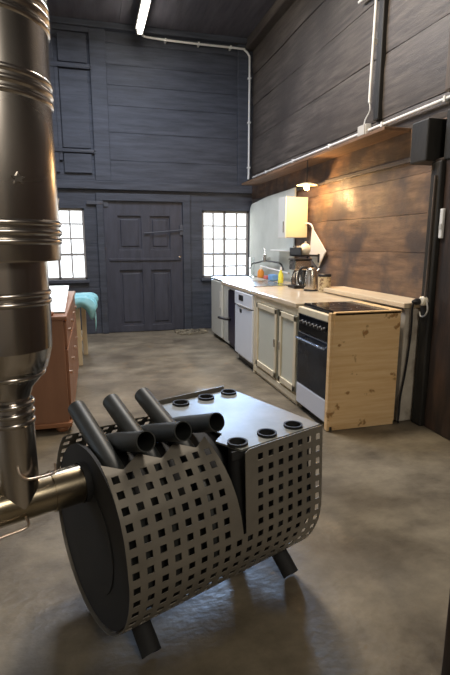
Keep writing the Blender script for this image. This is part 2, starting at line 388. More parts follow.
# ceiling
bm = B(); x = -3.0
while x < XW+0.2:
    wd = random.uniform(0.28,0.4); box(bm, x+0.001, x+wd-0.001, -3.0, YB+0.1, ZC, ZC+0.06, 0.0015, 1); x += wd
box(bm, -3.05, XW+0.3, -3.05, YB+0.2, ZC+0.05, ZC+0.12)
struct(obj('ceiling', bm, 'ceil'))
bm = B(); box(bm, XW-0.13, XW+0.02, -3.0, YB, ZC-0.14, ZC, 0.015); struct(obj('trim_11', bm, 'upper'))
bm = B(); box(bm, -3.0, XW, YB-0.12, YB, ZC-0.08, ZC, 0.01); struct(obj('trim_12', bm, 'backwall'))
bm = B(); box(bm, -3.15, -3.0, -3.0, YB+0.2, 0, ZC+0.1); struct(obj('wall_left', bm, 'plaster'))
bm = B(); box(bm, -3.1, XW+0.2, -3.15, -3.0, 0, ZC+0.1); struct(obj('wall_front', bm, 'plaster'))
# near door post at bottom right
bm = B(); box(bm, 1.052, 1.20, 1.03, 1.113, 0, 2.3, 0.006); struct(obj('trim_13', bm, 'near'))
# plaster plinth behind the kitchen run, with a pale ledge board
bm = B(); box(bm, 2.315, XW+0.02, 3.165, 4.62, 0, 0.925, 0.012)
for v in bm.verts: v.co += Vector((noise.noise(v.co*5), noise.noise(v.co*4+Vector((9,0,0)))*0.5, 0))*0.01
struct(obj('trim_14', bm, 'plaster'))
bm = B(); box(bm, 2.29, XW+0.02, 3.155, 4.62, 0.927, 0.968, 0.006); struct(obj('trim_15', bm, 'ledge'))
# white splash panel with rounded top corner (fixed)
bm = B(); pts = [(7.74,0.90),(7.74,1.92)] + [(7.74-0.16+0.16*math.cos(t), 1.92+0.13*math.sin(t)) for t in (0.3,0.6,0.9,1.2,1.5)] + [(6.9,2.10),(5.9,2.12),(5.9,0.90)]
prism(bm, pts, 0.02, Matrix(((0,0,1,XW-0.035),(1,0,0,0),(0,1,0,0),(0,0,0,1))))
bmesh.ops.recalc_face_normals(bm, faces=list(bm.faces))
struct(obj('trim_16', bm, 'splash'))
# rubble along the door threshold
bm = B()
for k in range(70):
    c = Vector((random.uniform(1.25,1.75), random.uniform(7.35,7.74), 0.0)); s = random.uniform(0.008,0.03)
    r = bmesh.ops.create_icosphere(bm, subdivisions=1, radius=s)
    for v in r['verts']: v.co = c + Vector((v.co.x*1.6, v.co.y, max(-0.003, v.co.z*0.7+s*0.3)))
o = obj('floor_debris', bm, 'ash'); o['kind'] = 'stuff'; o['label'] = 'loose pale debris on the floor beside the old panelled door'; o['category'] = 'debris'

# ================================================================== KITCHEN RUN
XF = 1.678
# oven cooker
t = thing('electric_cooker', 'freestanding electric cooker with black glass door and white drawer, pine board on its side', 'cooker', (XF+0.28, 3.45, 0))
bm = B(); box(bm, XF+0.02, 2.19, 3.185, 3.725, 0.05, 0.885, 0.006); obj('body', bm, 'ovenwhite', t)
bm = B(); box(bm, XF+0.05, 2.15, 3.2, 3.72, 0.0, 0.055); obj('plinth', bm, 'black', t)
bm = B(); box(bm, XF-0.012, XF+0.03, 3.185, 3.73, 0.84, 0.895, 0.006); obj('front_rim', bm, 'cream', t)
bm = B(); box(bm, XF-0.004, XF+0.02, 3.185, 3.727, 0.69, 0.838, 0.004); obj('control_panel', bm, 'black_glass', t)
for k in range(7):
    bm = B(); y = 3.25 + 0.066*k; rr = 0.017
    lathe(bm, [(0,0),(rr+0.004,0),(rr+0.004,0.004),(rr,0.008),(rr*0.85,0.026),(0,0.027)], seg=16, mtx=Matrix.Translation((XF-0.004,y,0.775)) @ Matrix.Rotation(-PI/2,4,'Y'))
    kn = obj('knob', bm, 'black', t, 40)
    bm = B(); box(bm, XF-0.033, XF-0.030, y-0.002, y+0.002, 0.775, 0.79); obj('pointer', bm, 'white_plastic', kn)
bm = B(); box(bm, XF-0.008, XF+0.02, 3.185, 3.727, 0.235, 0.683, 0.004); dr = obj('oven_door', bm, 'oven_glass', t)
bm = B(); sweep(bm, smooth_path([(XF-0.008,3.235,0.625),(XF-0.045,3.25,0.64),(XF-0.055,3.30,0.645),(XF-0.055,3.62,0.645),(XF-0.045,3.67,0.64),(XF-0.008,3.685,0.625)],4), 0.010, 10); obj('door_handle', bm, 'handle', dr, 40)
bm = B(); box(bm, XF-0.010, XF+0.02, 3.185, 3.727, 0.055, 0.23, 0.006); obj('drawer', bm, 'ovenwhite', t)
bm = B(); box(bm, 1.72, 2.18, 3.175, 3.73, 0.9, 0.922, 0.005); hb = obj('hob', bm, 'black_glass', t)
for (x,y,r) in ((1.84,3.32,0.085),(1.84,3.58,0.07),(2.06,3.32,0.07),(2.06,3.58,0.085)):
    bm = B(); lathe(bm, [(r-0.003,0.9222),(r,0.9228),(r+0.003,0.9222)], x, y, 32); obj('cooking_zone', bm, 'zone', hb)
# pine side board
bm = B(); box(bm, XF+0.01, 2.255, 3.135, 3.158, 0.03, 0.915, 0.003); box(bm, XF+0.04, 2.25, 3.14, 3.158, 0.0, 0.03)
obj('side_board', bm, 'pine', t, label='knotty pine side board')
bm = B(); box(bm, XF-0.012, XF+0.010, 3.137, 3.180, 0.0, 0.915, 0.003); obj('corner_strip', bm, 'pine', t)
bm = B(); box(bm, 1.70, 2.262, 3.135, 3.174, 0.895, 0.921, 0.003); box(bm, 2.18, 2.262, 3.174, 3.74, 0.895, 0.921, 0.003); obj('edge_strip', bm, 'pine', t)

# base cabinet with two panelled doors
t = thing('base_cabinet', 'cream kitchen base cabinet with two pale panelled doors between cooker and dishwasher', 'cabinet', (1.98, 4.32, 0))
Y0, Y1 = 3.745, 4.875
bm = B(); box(bm, XF+0.02, 2.25, Y0, Y1, 0.10, 0.87); obj('body', bm, 'cream', t)
bm = B(); box(bm, XF+0.015, 2.2, Y0+0.01, Y1-0.01, 0.0, 0.10); box(bm, XF-0.004, XF+0.03, Y0, Y1, 0.03, 0.095, 0.008); obj('plinth', bm, 'cream', t)
bm = B(); box(bm, XF-0.002, XF+0.022, Y0, Y1, 0.805, 0.87, 0.003); box(bm, XF-0.002, XF+0.022, Y1-0.05, Y1, 0.1, 0.81, 0.003); obj('face_frame', bm, 'cream', t)
bm = B(); box(bm, XF+0.010, XF+0.023, 4.16, 4.215, 0.12, 0.80); obj('gap_strip', bm, 'gap', t, label='dark gap between the doors')
for (a, b) in ((3.76, 4.15), (4.225, 4.815)):
    bm = B(); box(bm, XF-0.002, XF+0.02, a, b, 0.12, 0.80, 0.003); d = obj('door', bm, 'doorpanel', t)
    bm = B(); q = 0.05
    for e in ((a,a+q,0.12,0.80),(b-q,b,0.12,0.80),(a,b,0.75,0.80),(a,b,0.12,0.175)): box(bm, XF-0.016, XF-0.001, e[0],e[1],e[2],e[3],0.004)
    obj('door_frame', bm, 'cream', d)
    bm = B(); y = a+0.025 if a > 4 else b-0.025
    box(bm, XF-0.030, XF-0.015, y-0.008, y+0.008, 0.43, 0.51, 0.004); obj('handle', bm, 'chrome', d)
# dishwasher
t = thing('dishwasher', 'white dishwasher with small dark display under the worktop', 'dishwasher', (1.98, 5.25, 0))
bm = B(); box(bm, XF+0.02, 2.25, 4.93, 5.60, 0.06, 0.865, 0.004); obj('body', bm, 'enamel', t)
bm = B(); box(bm, XF-0.02, XF+0.02, 4.93, 5.60, 0.10, 0.69, 0.008); obj('door', bm, 'enamel', t)
bm = B(); box(bm, XF-0.026, XF+0.02, 4.93, 5.60, 0.697, 0.862, 0.010); cp = obj('control_panel', bm, 'enamel', t)
bm = B(); box(bm, XF-0.030, XF-0.022, 5.25, 5.42, 0.76, 0.825, 0.003); obj('display', bm, 'black', cp)
bm = B(); box(bm, XF-0.032, XF-0.02, 5.0, 5.5, 0.70, 0.712, 0.003); obj('grip', bm, 'grey_plastic', cp)
bm = B(); box(bm, XF-0.0225, XF-0.019, 5.32, 5.40, 0.615, 0.66, 0.001); obj('badge', bm, 'black', t)
bm = B(); box(bm, XF+0.03, 2.2, 4.95, 5.58, 0.0, 0.07); obj('kick_plate', bm, 'black', t)
# filler panel next to dishwasher
bm = B(); box(bm, XF-0.004, 2.25, 4.88, 4.925, 0.0, 0.868, 0.003); tag(obj('filler_panel', bm, 'cream'), 'narrow cream upright panel between white dishwasher and cream base cabinet', 'panel')
# navy block added in place of the dark curtained space under the sink
t = thing('navy_block', 'dark navy block standing in for the curtained space between dishwasher and off-white fridge', 'cabinet', (2.0, 5.95, 0))
bm = B(); box(bm, 1.765, 2.25, 5.64, 6.23, 0.05, 0.868, 0.003); obj('body', bm, 'navy', t)
bm = B(); box(bm, 1.745, 1.765, 5.65, 6.22, 0.10, 0.80, 0.004); obj('door', bm, 'navy', t)
bm = B(); box(bm, 1.738, 1.765, 5.645, 6.225, 0.82, 0.862, 0.004); obj('top_rail', bm, 'enamel', t)
bm = B(); box(bm, 1.80, 2.22, 5.66, 6.21, 0.0, 0.055); obj('plinth', bm, 'gap', t)
# black bracket sticking out
bm = B(); sweep(bm, smooth_path([(1.735,6.12,0.42),(1.69,6.13,0.42),(1.64,6.16,0.43),(1.60,6.2,0.44)],3), 0.018, 10); lathe(bm, [(0,0),(0.035,0),(0.035,0.012),(0,0.014)], seg=14, mtx=Matrix.Translation((1.742,6.12,0.42)) @ Matrix.Rotation(-PI/2,4,'Y'))
tag(obj('drain_pipe', bm, 'black', smooth=40), 'short black pipe stub sticking out from the dark block near the fridge', 'pipe')
# fridge
t = thing('fridge', 'off-white under-counter fridge at the far end of the kitchen run by the window', 'fridge', (2.05, 6.9, 0))
bm = B(); box(bm, 1.79, 2.40, 6.27, 7.22, 0.03, 0.885, 0.006); obj('body', bm, 'fridge', t)
bm = B(); box(bm, 1.75, 1.787, 6.60, 7.21, 0.06, 0.875, 0.010); dd = obj('door', bm, 'fridge', t)
bm = B(); box(bm, 1.733, 1.752, 6.64, 6.67, 0.5, 0.75, 0.004); obj('handle', bm, 'grey_plastic', dd)
bm = B(); box(bm, 1.76, 2.42, 6.26, 7.24, 0.887, 0.91, 0.004); obj('top', bm, 'fridge', t)
for x in (1.84,2.34):
    for y in (6.35,7.15):
        bm = B(); box(bm, x-0.02,x+0.02,y-0.02,y+0.02,0,0.032); obj('foot', bm, 'black', t)

# worktop
bm = B(); box(bm, XF-0.02, 2.545, 3.76, 6.25, 0.873, 0.915, 0.006)
tag(obj('worktop', bm, 'worktop'), 'long glossy beige worktop running over the kitchen units towards the window', 'worktop')
# sink
t = thing('sink', 'steel inset sink in the worktop below the wall taps', 'sink', (2.05, 5.8, 0.915))
bm = B()
for e in ((1.82,1.85,5.35,6.2),(2.27,2.30,5.35,6.2),(1.82,2.30,5.35,5.38),(1.82,2.30,6.17,6.2)): box(bm, e[0],e[1],e[2],e[3],0.9155,0.922,0.002)
obj('rim', bm, 'steel', t)
bm = B(); box(bm, 1.85, 2.27, 5.38, 6.17, 0.9155, 0.9175); obj('basin', bm, 'steel', t)
bm = B(); lathe(bm, [(0,0.9176),(0.03,0.9176),(0.03,0.919),(0.02,0.92),(0,0.919)], 2.06, 5.6, 16); obj('drain', bm, 'chrome', t)

# wall taps
t = thing('wall_tap', 'wall-mounted chrome mixer tap with a dark swivel spout on the splash panel', 'tap', (2.5, 6.6, 1.2))
bm = B(); sweep(bm, [(2.54,6.75,1.20),(2.46,6.75,1.20)], 0.02, 12); lathe(bm, [(0,1.15),(0.03,1.15),(0.036,1.2),(0.03,1.25),(0.02,1.27),(0,1.275)], 2.46, 6.75, 16); obj('body', bm, 'chrome', t, 40)
bm = B(); sweep(bm, smooth_path([(2.46,6.75,1.17),(2.40,6.95,1.13),(2.36,7.05,1.11),(2.34,7.08,1.06)],4), 0.011, 10); obj('spout', bm, 'black', t, 40)
bm = B(); sweep(bm, smooth_path([(2.46,6.75,1.17),(2.48,6.4,1.16),(2.49,6.2,1.14),(2.49,6.12,1.07)],4), 0.013, 10); obj('supply_pipe', bm, 'black', t, 40)
bm = B(); sweep(bm, [(2.46,6.75,1.275),(2.46,6.80,1.35)], 0.009, 8); obj('lever', bm, 'chrome', t, 40)
bm = B(); sweep(bm, smooth_path([(2.48,7.0,1.075),(2.47,6.7,1.065),(2.47,6.3,1.05),(2.48,5.9,1.03)],4), 0.013, 10)
for y in (6.9,6.0): sweep(bm, [(2.475,y,1.065 if y>6.5 else 1.035),(2.545,y,1.065 if y>6.5 else 1.035)], 0.008, 8)
tag(obj('towel_rail', bm, 'white_plastic', smooth=40), 'long white rail fixed low on the splash panel under the tap', 'rail')
bm = B(); sweep(bm, [(2.40,5.62,1.325),(2.40,6.36,1.325)], 0.010, 8); sweep(bm, [(2.40,5.62,1.325),(2.545,5.7,1.325)], 0.007, 8); sweep(bm, [(2.40,6.36,1.325),(2.545,6.36,1.325)], 0.007, 8); box(bm, 2.40,2.54,5.62,6.36,1.318,1.328)
tag(obj('wall_shelf', bm, 'white_plastic', smooth=40), 'small white shelf on the splash panel beneath the hanging cupboard', 'shelf')

# hanging cupboard
t = thing('wall_cupboard', 'cream wall cupboard with whiter front hanging above the sink', 'cupboard', (2.4, 5.65, 1.49))
bm = B(); box(bm, 2.275, 2.545, 5.50, 5.72, 1.49, 1.965, 0.004); obj('body', bm, 'cupface', t)
bm = B(); box(bm, 2.255, 2.273, 5.495, 5.73, 1.485, 1.97, 0.004); d = obj('door', bm, 'cupfront', t)
bm = B(); box(bm, 2.242, 2.256, 5.53, 5.55, 1.55, 1.68, 0.003); obj('handle', bm, 'chrome', d)
# lamp
t = thing('wall_lamp', 'small lit dish lamp glowing warm below the brown shelf', 'lamp', (2.38, 5.2, 2.06))
bm = B(); lathe(bm, [(0,2.085),(0.05,2.083),(0.115,2.063),(0.118,2.057),(0.11,2.056),(0.05,2.074),(0,2.077)], 2.36, 5.15, 28); obj('dish_shade', bm, 'lampdish', t, 50)
bm = B(); lathe(bm, [(0,2.005),(0.02,2.009),(0.032,2.025),(0.03,2.045),(0.018,2.07),(0,2.07)], 2.36, 5.15, 20); obj('bulb', bm, 'bulb', t, 60)
bm = B(); sweep(bm, smooth_path([(2.36,5.15,2.08),(2.36,5.15,2.2),(2.36,5.15,2.324)],4), 0.006, 8); obj('rod', bm, 'black', t, 50)
ld = bpy.data.lights.new('warm_bulb_light', 'POINT'); ld.energy = 17; ld.color = (1.0,0.60,0.26); ld.shadow_soft_size = 0.03
lo = bpy.data.objects.new('warm_bulb_light', ld); C.objects.link(lo); lo.location = (2.30, 5.08, 1.97)

# brown shelf along the wall
bm = B(); box(bm, 2.335, XW+0.01, 3.64, 7.55, 2.325, 2.352, 0.004)
t = tag(obj('wall_shelf', bm, 'shelf'), 'long bare brown board shelf high along the plank wall', 'shelf')

# conduits
def conduit(name, pts, r, label, clips):
    bm = B(); sweep(bm, smooth_path(pts, 5), r, 10)
    o = tag(obj(name, bm, 'white_conduit', smooth=50), label, 'conduit')
    for (p, ax) in clips:
        bm = B(); s = r*1.5
        if ax == 'y': box(bm, p[0]-r*1.4, XW+0.002, p[1]-0.012, p[1]+0.012, p[2]-s, p[2]+s, 0.002)
        elif ax == 'z': box(bm, p[0]-s, p[0]+s, p[1]-r*1.4, YB, p[2]-0.012, p[2]+0.012, 0.002)
        else: box(bm, p[0]-0.012, p[0]+0.012, p[1]-r*1.4, YB, p[2]-s, p[2]+s, 0.002)
        obj('clip', bm, 'white_conduit', o)
    return o
XC = XW-0.028
conduit('electrical_conduit', [(XC,2.3,2.456),(XC,3.5,2.456),(XC,5.0,2.456),(XC,6.5,2.456),(XC,7.62,2.456)], 0.014, 'white conduit running along the plank wall just above the brown shelf', [((XC,y,2.456),'y') for y in (3.2,4.0,5.0,6.0,7.0)])
conduit('electrical_conduit', [(2.50,YB-0.075,2.44),(2.505,YB-0.075,2.6),(2.505,YB-0.075,3.5),(2.505,YB-0.075,4.17),(2.49,YB-0.075,4.28),(2.42,YB-0.075,4.345),(2.34,YB-0.07,4.36),(1.5,YB-0.07,4.36),(0.93,YB-0.07,4.375),(0.86,YB-0.1,4.40)], 0.016, 'white conduit bending up the dark back wall corner and across below the ceiling', [((2.505,YB-0.075,z),'z') for z in (2.62,3.3,3.95)] + [((x,YB-0.07,4.36),'x') for x in (2.2,1.7,1.2)])
conduit('electrical_conduit', [(XC-0.012,4.22,2.69),(XC-0.012,4.22,2.8),(XC-0.012,4.20,3.50),(XC-0.012,4.21,3.56),(XC-0.012,4.30,3.62),(XC-0.012,4.5,3.64)], 0.014, 'thick white conduit rising up the planks from the junction box', [((XC,4.21,3.2),'y')])
t = thing('junction_box', 'small white junction box on the conduit above the brown shelf', 'junction box', (XC,4.42,2.42))
bm = B(); box(bm, XC-0.035, XW, 4.23, 4.36, 2.415, 2.515, 0.005); obj('body', bm, 'white_plastic', t)
bm = B(); box(bm, XC-0.045, XC-0.034, 4.235, 4.355, 2.42, 2.51, 0.004); obj('cover', bm, 'grey_plastic', t)
bm = B(); sweep(bm, smooth_path([(XC-0.01,4.30,2.51),(XC-0.012,4.28,2.56),(XC-0.012,4.21,2.62),(XC-0.012,4.22,2.70)],5), 0.006, 8); obj('cable', bm, 'white_conduit', t, 50)

# socket, plug, cable
t = thing('wall_socket', 'round cream surface socket on the dark post above the ledge', 'socket', (2.40,3.1,1.0))
RM = Matrix.Translation((XN-0.033,3.085,0.99)) @ Matrix.Rotation(-PI/2,4,'Y')
bm = B(); lathe(bm, [(0,0),(0.036,0),(0.038,0.01),(0.036,0.035),(0.028,0.042),(0,0.042)], seg=24, mtx=RM); obj('body', bm, 'ceramic', t, 40)
bm = B(); sweep(bm, smooth_path([(XN-0.05,3.07,1.02),(XN-0.045,3.07,1.3),(XN-0.045,3.07,1.9)],3), 0.008, 8); obj('feed_conduit', bm, 'posttop', t, 50)
t = thing('power_cable', 'black plug and cable hanging from the round socket to the floor', 'cable', (2.36,3.13,0.99))
bm = B(); lathe(bm, [(0,0.042),(0.024,0.042),(0.026,0.07),(0.018,0.085),(0.01,0.1),(0,0.1)], seg=16, mtx=Matrix.Translation((XN-0.035,3.10,0.985)) @ Matrix.Rotation(-PI/2,4,'Y')); obj('plug', bm, 'black', t, 40)
bm = B(); sweep(bm, smooth_path([(2.345,3.10,0.99),(2.335,3.115,0.94),(2.35,3.13,0.8),(2.345,3.135,0.6),(2.33,3.14,0.4),(2.305,3.14,0.22),(2.292,3.125,0.10),(2.285,3.12,0.03),(2.30,3.13,0.010)],5), 0.008, 8); obj('cord', bm, 'black', t, 50)
bm = B(); sweep(bm, smooth_path([(XN-0.05,3.05,1.0),(XN-0.05,3.03,0.93),(XN-0.05,3.06,0.88),(XN-0.045,3.11,0.87),(XN-0.04,3.13,0.90)],5), 0.006, 8); tag(obj('loose_cable', bm, 'grey_plastic', smooth=50), 'short loop of grey cable hanging under the round socket', 'cable')
# switch strip
t = thing('light_switch', 'tall narrow white switch strip on the dark wall near the right edge', 'switch', (XN,3.02,1.56))
bm = B(); box(bm, XN-0.022, XN-0.001, 2.985, 3.02, 1.455, 1.665, 0.006); obj('housing', bm, 'white_plastic', t)
bm = B(); box(bm, XN-0.026, XN-0.021, 2.99, 3.015, 1.52, 1.56, 0.002); obj('rocker', bm, 'grey_plastic', t)

# fluorescent lamps
def tube(loc, label):
    t = thing('fluorescent_lamp', label, 'lamp', loc)
    x, y, z = loc
    bm = B(); box(bm, x-0.06, x+0.06, y-0.62, y+0.62, z+0.035, z+0.085, 0.008); obj('housing', bm, 'white_plastic', t)
    bm = B(); sweep(bm, [(x,y-0.58,z+0.005),(x,y+0.58,z+0.005)], 0.036, 14); obj('tube', bm, 'tubelamp', t, 50)
    for s in (-1,1):
        bm = B(); box(bm, x-0.04, x+0.04, y+s*0.60-0.02, y+s*0.60+0.02, z-0.03, z+0.05, 0.006); obj('end_cap', bm, 'grey_plastic', t)
    for s in (-1,1):
        bm = B(); sweep(bm, [(x,y+s*0.4,z+0.08),(x,y+s*0.4,ZC+0.0)], 0.006, 6); obj('hanger', bm, 'grey_plastic', t)
tube((0.80, 6.87, 4.33), 'lit fluorescent tube lamp on the ceiling above the panelled door')
tube((1.38, 5.45, 4.36), 'second fluorescent tube lamp on the ceiling, nearer and just above the picture edge')

# ================================================================== countertop things
def lathe_thing(name, prof, x, y, z, m, label, cat, seg=24, group=None):
    bm = B(); lathe(bm, [(r, z+h) for r, h in prof], x, y, seg)
    o = tag(obj(name, bm, m, smooth=40), label, cat, group); return o
# coffee maker
t = thing('coffee_maker', 'silver and black filter coffee maker with glass jug behind the kettle', 'coffee maker', (2.27, 5.1, 0.915))
bm = B(); box(bm, 2.18, 2.38, 5.0, 5.2, 0.916, 0.95, 0.008); obj('base', bm, 'black', t)
bm = B(); box(bm, 2.30, 2.38, 5.02, 5.18, 0.95, 1.12, 0.008); obj('column', bm, 'black', t)
bm = B(); box(bm, 2.185, 2.38, 5.01, 5.19, 1.12, 1.23, 0.012); obj('water_tank', bm, 'steel', t)
bm = B(); box(bm, 2.18, 2.385, 5.0, 5.2, 1.232, 1.25, 0.006); obj('lid', bm, 'black', t)
bm = B(); lathe(bm, [(0,0.952),(0.05,0.953),(0.058,0.97),(0.06,1.02),(0.048,1.07),(0.035,1.09),(0.034,1.11)], 2.24, 5.10, 24); j = obj('jug', bm, 'glass', t, 40)
bm = B(); sweep(bm, smooth_path([(2.215,5.04,1.09),(2.185,4.99,1.08),(2.18,4.985,1.0),(2.21,5.04,0.98)],4), 0.008, 8); obj('jug_handle', bm, 'black', j, 40)
# stacked pots on coffee maker shelf
t = thing('wall_rack', 'dark wire rack on the wall behind the kettle holding white crockery', 'rack', (2.42, 5.25, 1.27))
bm = B(); box(bm, 2.30, 2.545, 5.12, 5.45, 1.27, 1.29, 0.003); box(bm, 2.30, 2.31, 5.12, 5.45, 1.27, 1.37, 0.002); obj('tray', bm, 'black', t)
bm = B(); box(bm, 2.52, 2.545, 5.12, 5.14, 1.2, 1.30); obj('upright', bm, 'black', t)
bm = B(); box(bm, 2.52, 2.545, 5.43, 5.45, 1.2, 1.30); obj('upright', bm, 'black', t)
t = thing('teapot', 'cream rounded teapot on the dark rack under the wall cupboard', 'teapot', (2.40, 5.3, 1.291))
bm = B(); lathe(bm, [(0,1.292),(0.04,1.292),(0.062,1.33),(0.062,1.37),(0.045,1.405),(0.02,1.418),(0,1.42)], 2.40, 5.22, 24); obj('body', bm, 'ceramic', t, 50)
bm = B(); lathe(bm, [(0,1.42),(0.012,1.423),(0.014,1.437),(0,1.442)], 2.40, 5.22, 14); obj('lid_knob', bm, 'ceramic', t, 50)
bm = B(); sweep(bm, smooth_path([(2.345,5.2,1.34),(2.32,5.18,1.36),(2.305,5.17,1.39)],4), [0.014]*3+[0.011]*3+[0.009]*3, 10); obj('spout', bm, 'ceramic', t, 50)
for k, (x, y) in enumerate(((2.35,5.38),(2.43,5.40))):
    lathe_thing('mug', [(0,0),(0.03,0),(0.034,0.01),(0.036,0.1),(0.033,0.1),(0.03,0.012),(0,0.01)], x, y, 1.291, 'steel' if k == 0 else 'ceramic', ['steel mug on the dark rack left of the cream teapot','cream mug on the dark rack behind the cream teapot'][k], 'mug')
# kettle
t = thing('kettle', 'brushed steel kettle with black handle standing on the worktop', 'kettle', (2.26, 4.75, 0.915))
bm = B(); lathe(bm, [(0,0.935),(0.072,0.935),(0.074,0.95),(0.066,1.06),(0.056,1.14),(0.050,1.155),(0.03,1.165),(0,1.168)], 2.265, 4.75, 28); obj('body', bm, 'steel', t, 50)
bm = B(); lathe(bm, [(0,0.916),(0.078,0.916),(0.078,0.93),(0.07,0.936),(0,0.936)], 2.265, 4.75, 28); obj('base', bm, 'black', t, 50)
bm = B(); sweep(bm, smooth_path([(2.22,4.76,1.16),(2.17,4.77,1.165),(2.135,4.78,1.12),(2.125,4.78,1.05),(2.14,4.78,0.99),(2.19,4.76,0.965)],5), 0.013, 10); obj('handle', bm, 'black', t, 50)
bm = B(); sweep(bm, smooth_path([(2.31,4.745,1.10),(2.335,4.74,1.13),(2.35,4.74,1.15)],3), [0.022,0.02,0.018,0.016,0.014,0.012,0.011], 10); obj('spout', bm, 'steel', t, 50)
bm = B(); lathe(bm, [(0,1.168),(0.014,1.17),(0.016,1.185),(0,1.188)], 2.265, 4.75, 14); obj('lid_knob', bm, 'black', t, 50)
# jar
t = thing('storage_tin', 'patterned cream storage tin with dark lid right of the kettle', 'tin', (2.33, 4.55, 0.915))
bm = B(); lathe(bm, [(0,0.916),(0.064,0.916),(0.066,0.925),(0.066,1.08),(0,1.08)], 2.325, 4.56, 28); obj('body', bm, 'jar', t, 50)
bm = B(); lathe(bm, [(0,1.08),(0.069,1.08),(0.069,1.10),(0.062,1.107),(0,1.108)], 2.325, 4.56, 28); obj('lid', bm, 'black', t, 50)
# small black jar lid thing in front of the rack
# hanging board
t = thing('cutting_board', 'white rectangular board hanging tilted on the plank wall right of the cupboard', 'board', (2.56, 5.2, 1.5))
bm = B(); poly = [(5.35,1.60),(4.98,1.33),(5.16,1.14),(5.40,1.27)]
prism(bm, poly, 0.012, Matrix(((0,0,1,XW-0.04),(1,0,0,0),(0,1,0,0),(0,0,0,1)))); bmesh.ops.recalc_face_normals(bm, faces=list(bm.faces)); obj('board', bm, 'board', t)
bm = B(); sweep(bm, smooth_path([(XW-0.03,5.33,1.58),(XW-0.05,5.36,1.64),(XW-0.05,5.50,1.655),(XW-0.08,5.60,1.60),(XW-0.1,5.66,1.53)],5), 0.010, 8); obj('hanging_strap', bm, 'white_plastic', t, 50)
# bottles and bits by the sink
t = thing('soap_bottle', 'yellow-green washing-up bottle on the worktop behind the sink', 'bottle', (2.33, 5.85, 0.915))
bm = B(); lathe(bm, [(0,0.916),(0.034,0.916),(0.036,0.93),(0.034,1.02),(0.018,1.06),(0.013,1.08),(0,1.08)], 2.345, 5.83, 20); obj('body', bm, 'yellow', t, 50)
bm = B(); lathe(bm, [(0,1.08),(0.016,1.08),(0.014,1.11),(0.006,1.125),(0,1.125)], 2.345, 5.83, 14); obj('cap', bm, 'white_plastic', t, 50)
t = thing('syrup_bottle', 'amber orange bottle at the far end of the worktop by the window', 'bottle', (2.40, 6.95, 0.915))
bm = B(); lathe(bm, [(0,0.916),(0.05,0.916),(0.052,0.93),(0.05,1.0),(0.025,1.04),(0,1.04)], 2.45, 6.2, 20)
bmesh.ops.translate(bm, verts=list(bm.verts), vec=(-0.03,0.62,0)); obj('body', bm, 'orange', t, 50)
bm = B(); lathe(bm, [(0,1.04),(0.024,1.04),(0.022,1.07),(0,1.072)], 2.42, 6.82, 14); obj('cap', bm, 'ceramic', t, 50)
lathe_thing('glass_vase', [(0,0),(0.035,0),(0.038,0.02),(0.04,0.30),(0.034,0.30),(0.032,0.025),(0,0.02)], 2.32, 6.95, 0.911, 'glass', 'tall clear glass vase at the end of the worktop before the right window', 'vase')
bm = B(); box(bm, 2.36, 2.44, 6.42, 6.54, 0.916, 0.965, 0.012); tag(obj('sponge', bm, 'red'), 'red sponge on the worktop below the tap', 'sponge')
bm = B(); box(bm, 2.33, 2.43, 6.12, 6.28, 0.916, 1.0, 0.02, 3)
for v in bm.verts: v.co += Vector((noise.noise(v.co*30), noise.noise(v.co*27), noise.noise(v.co*23)*0.6))*0.02 if v.co.z > 0.93 else Vector((0,0,0))
tag(obj('dishcloth', bm, 'blue', smooth=60), 'crumpled blue dishcloth beside the yellow-green bottle', 'cloth')

# ================================================================== LEFT SIDE
t = thing('sideboard', 'brown veneered sideboard on the left half hidden behind the flue pipe', 'sideboard', (-0.5, 4.6, 0))
bm = B(); box(bm, -0.86, -0.235, 3.64, 5.55, 0.06, 0.87, 0.004); obj('body', bm, 'side', t)
bm = B(); box(bm, -0.88, -0.205, 3.61, 5.57, 0.872, 0.90, 0.006); obj('top', bm, 'side', t)
bm = B(); box(bm, -0.87, -0.215, 3.62, 5.56, 0.05, 0.085, 0.006); obj('base_moulding', bm, 'sidetrim', t)
for (x, y) in ((-0.29,3.70),(-0.29,5.48),(-0.80,3.70),(-0.80,5.48)):
    bm = B(); lathe(bm, [(0,0),(0.04,0),(0.052,0.015),(0.05,0.035),(0.035,0.05),(0,0.05)], x, y, 18); obj('foot', bm, 'sidetrim', t, 50)
for k in range(4):
    a = 3.68 + 0.465*k
    bm = B(); box(bm, -0.236, -0.214, a, a+0.45, 0.10, 0.64, 0.005); d = obj('door', bm, 'side', t)
    bm = B(); lathe(bm, [(0,0),(0.012,0),(0.015,0.02),(0,0.024)], seg=12, mtx=Matrix.Translation((-0.215,a+0.06,0.45)) @ Matrix.Rotation(PI/2,4,'Y')); obj('knob', bm, 'rod', d, 40)
    bm = B(); box(bm, -0.236, -0.214, a, a+0.45, 0.66, 0.85, 0.005); d = obj('drawer', bm, 'side', t)
    bm = B(); lathe(bm, [(0,0),(0.012,0),(0.015,0.02),(0,0.024)], seg=12, mtx=Matrix.Translation((-0.215,a+0.22,0.755)) @ Matrix.Rotation(PI/2,4,'Y')); obj('knob', bm, 'rod', d, 40)
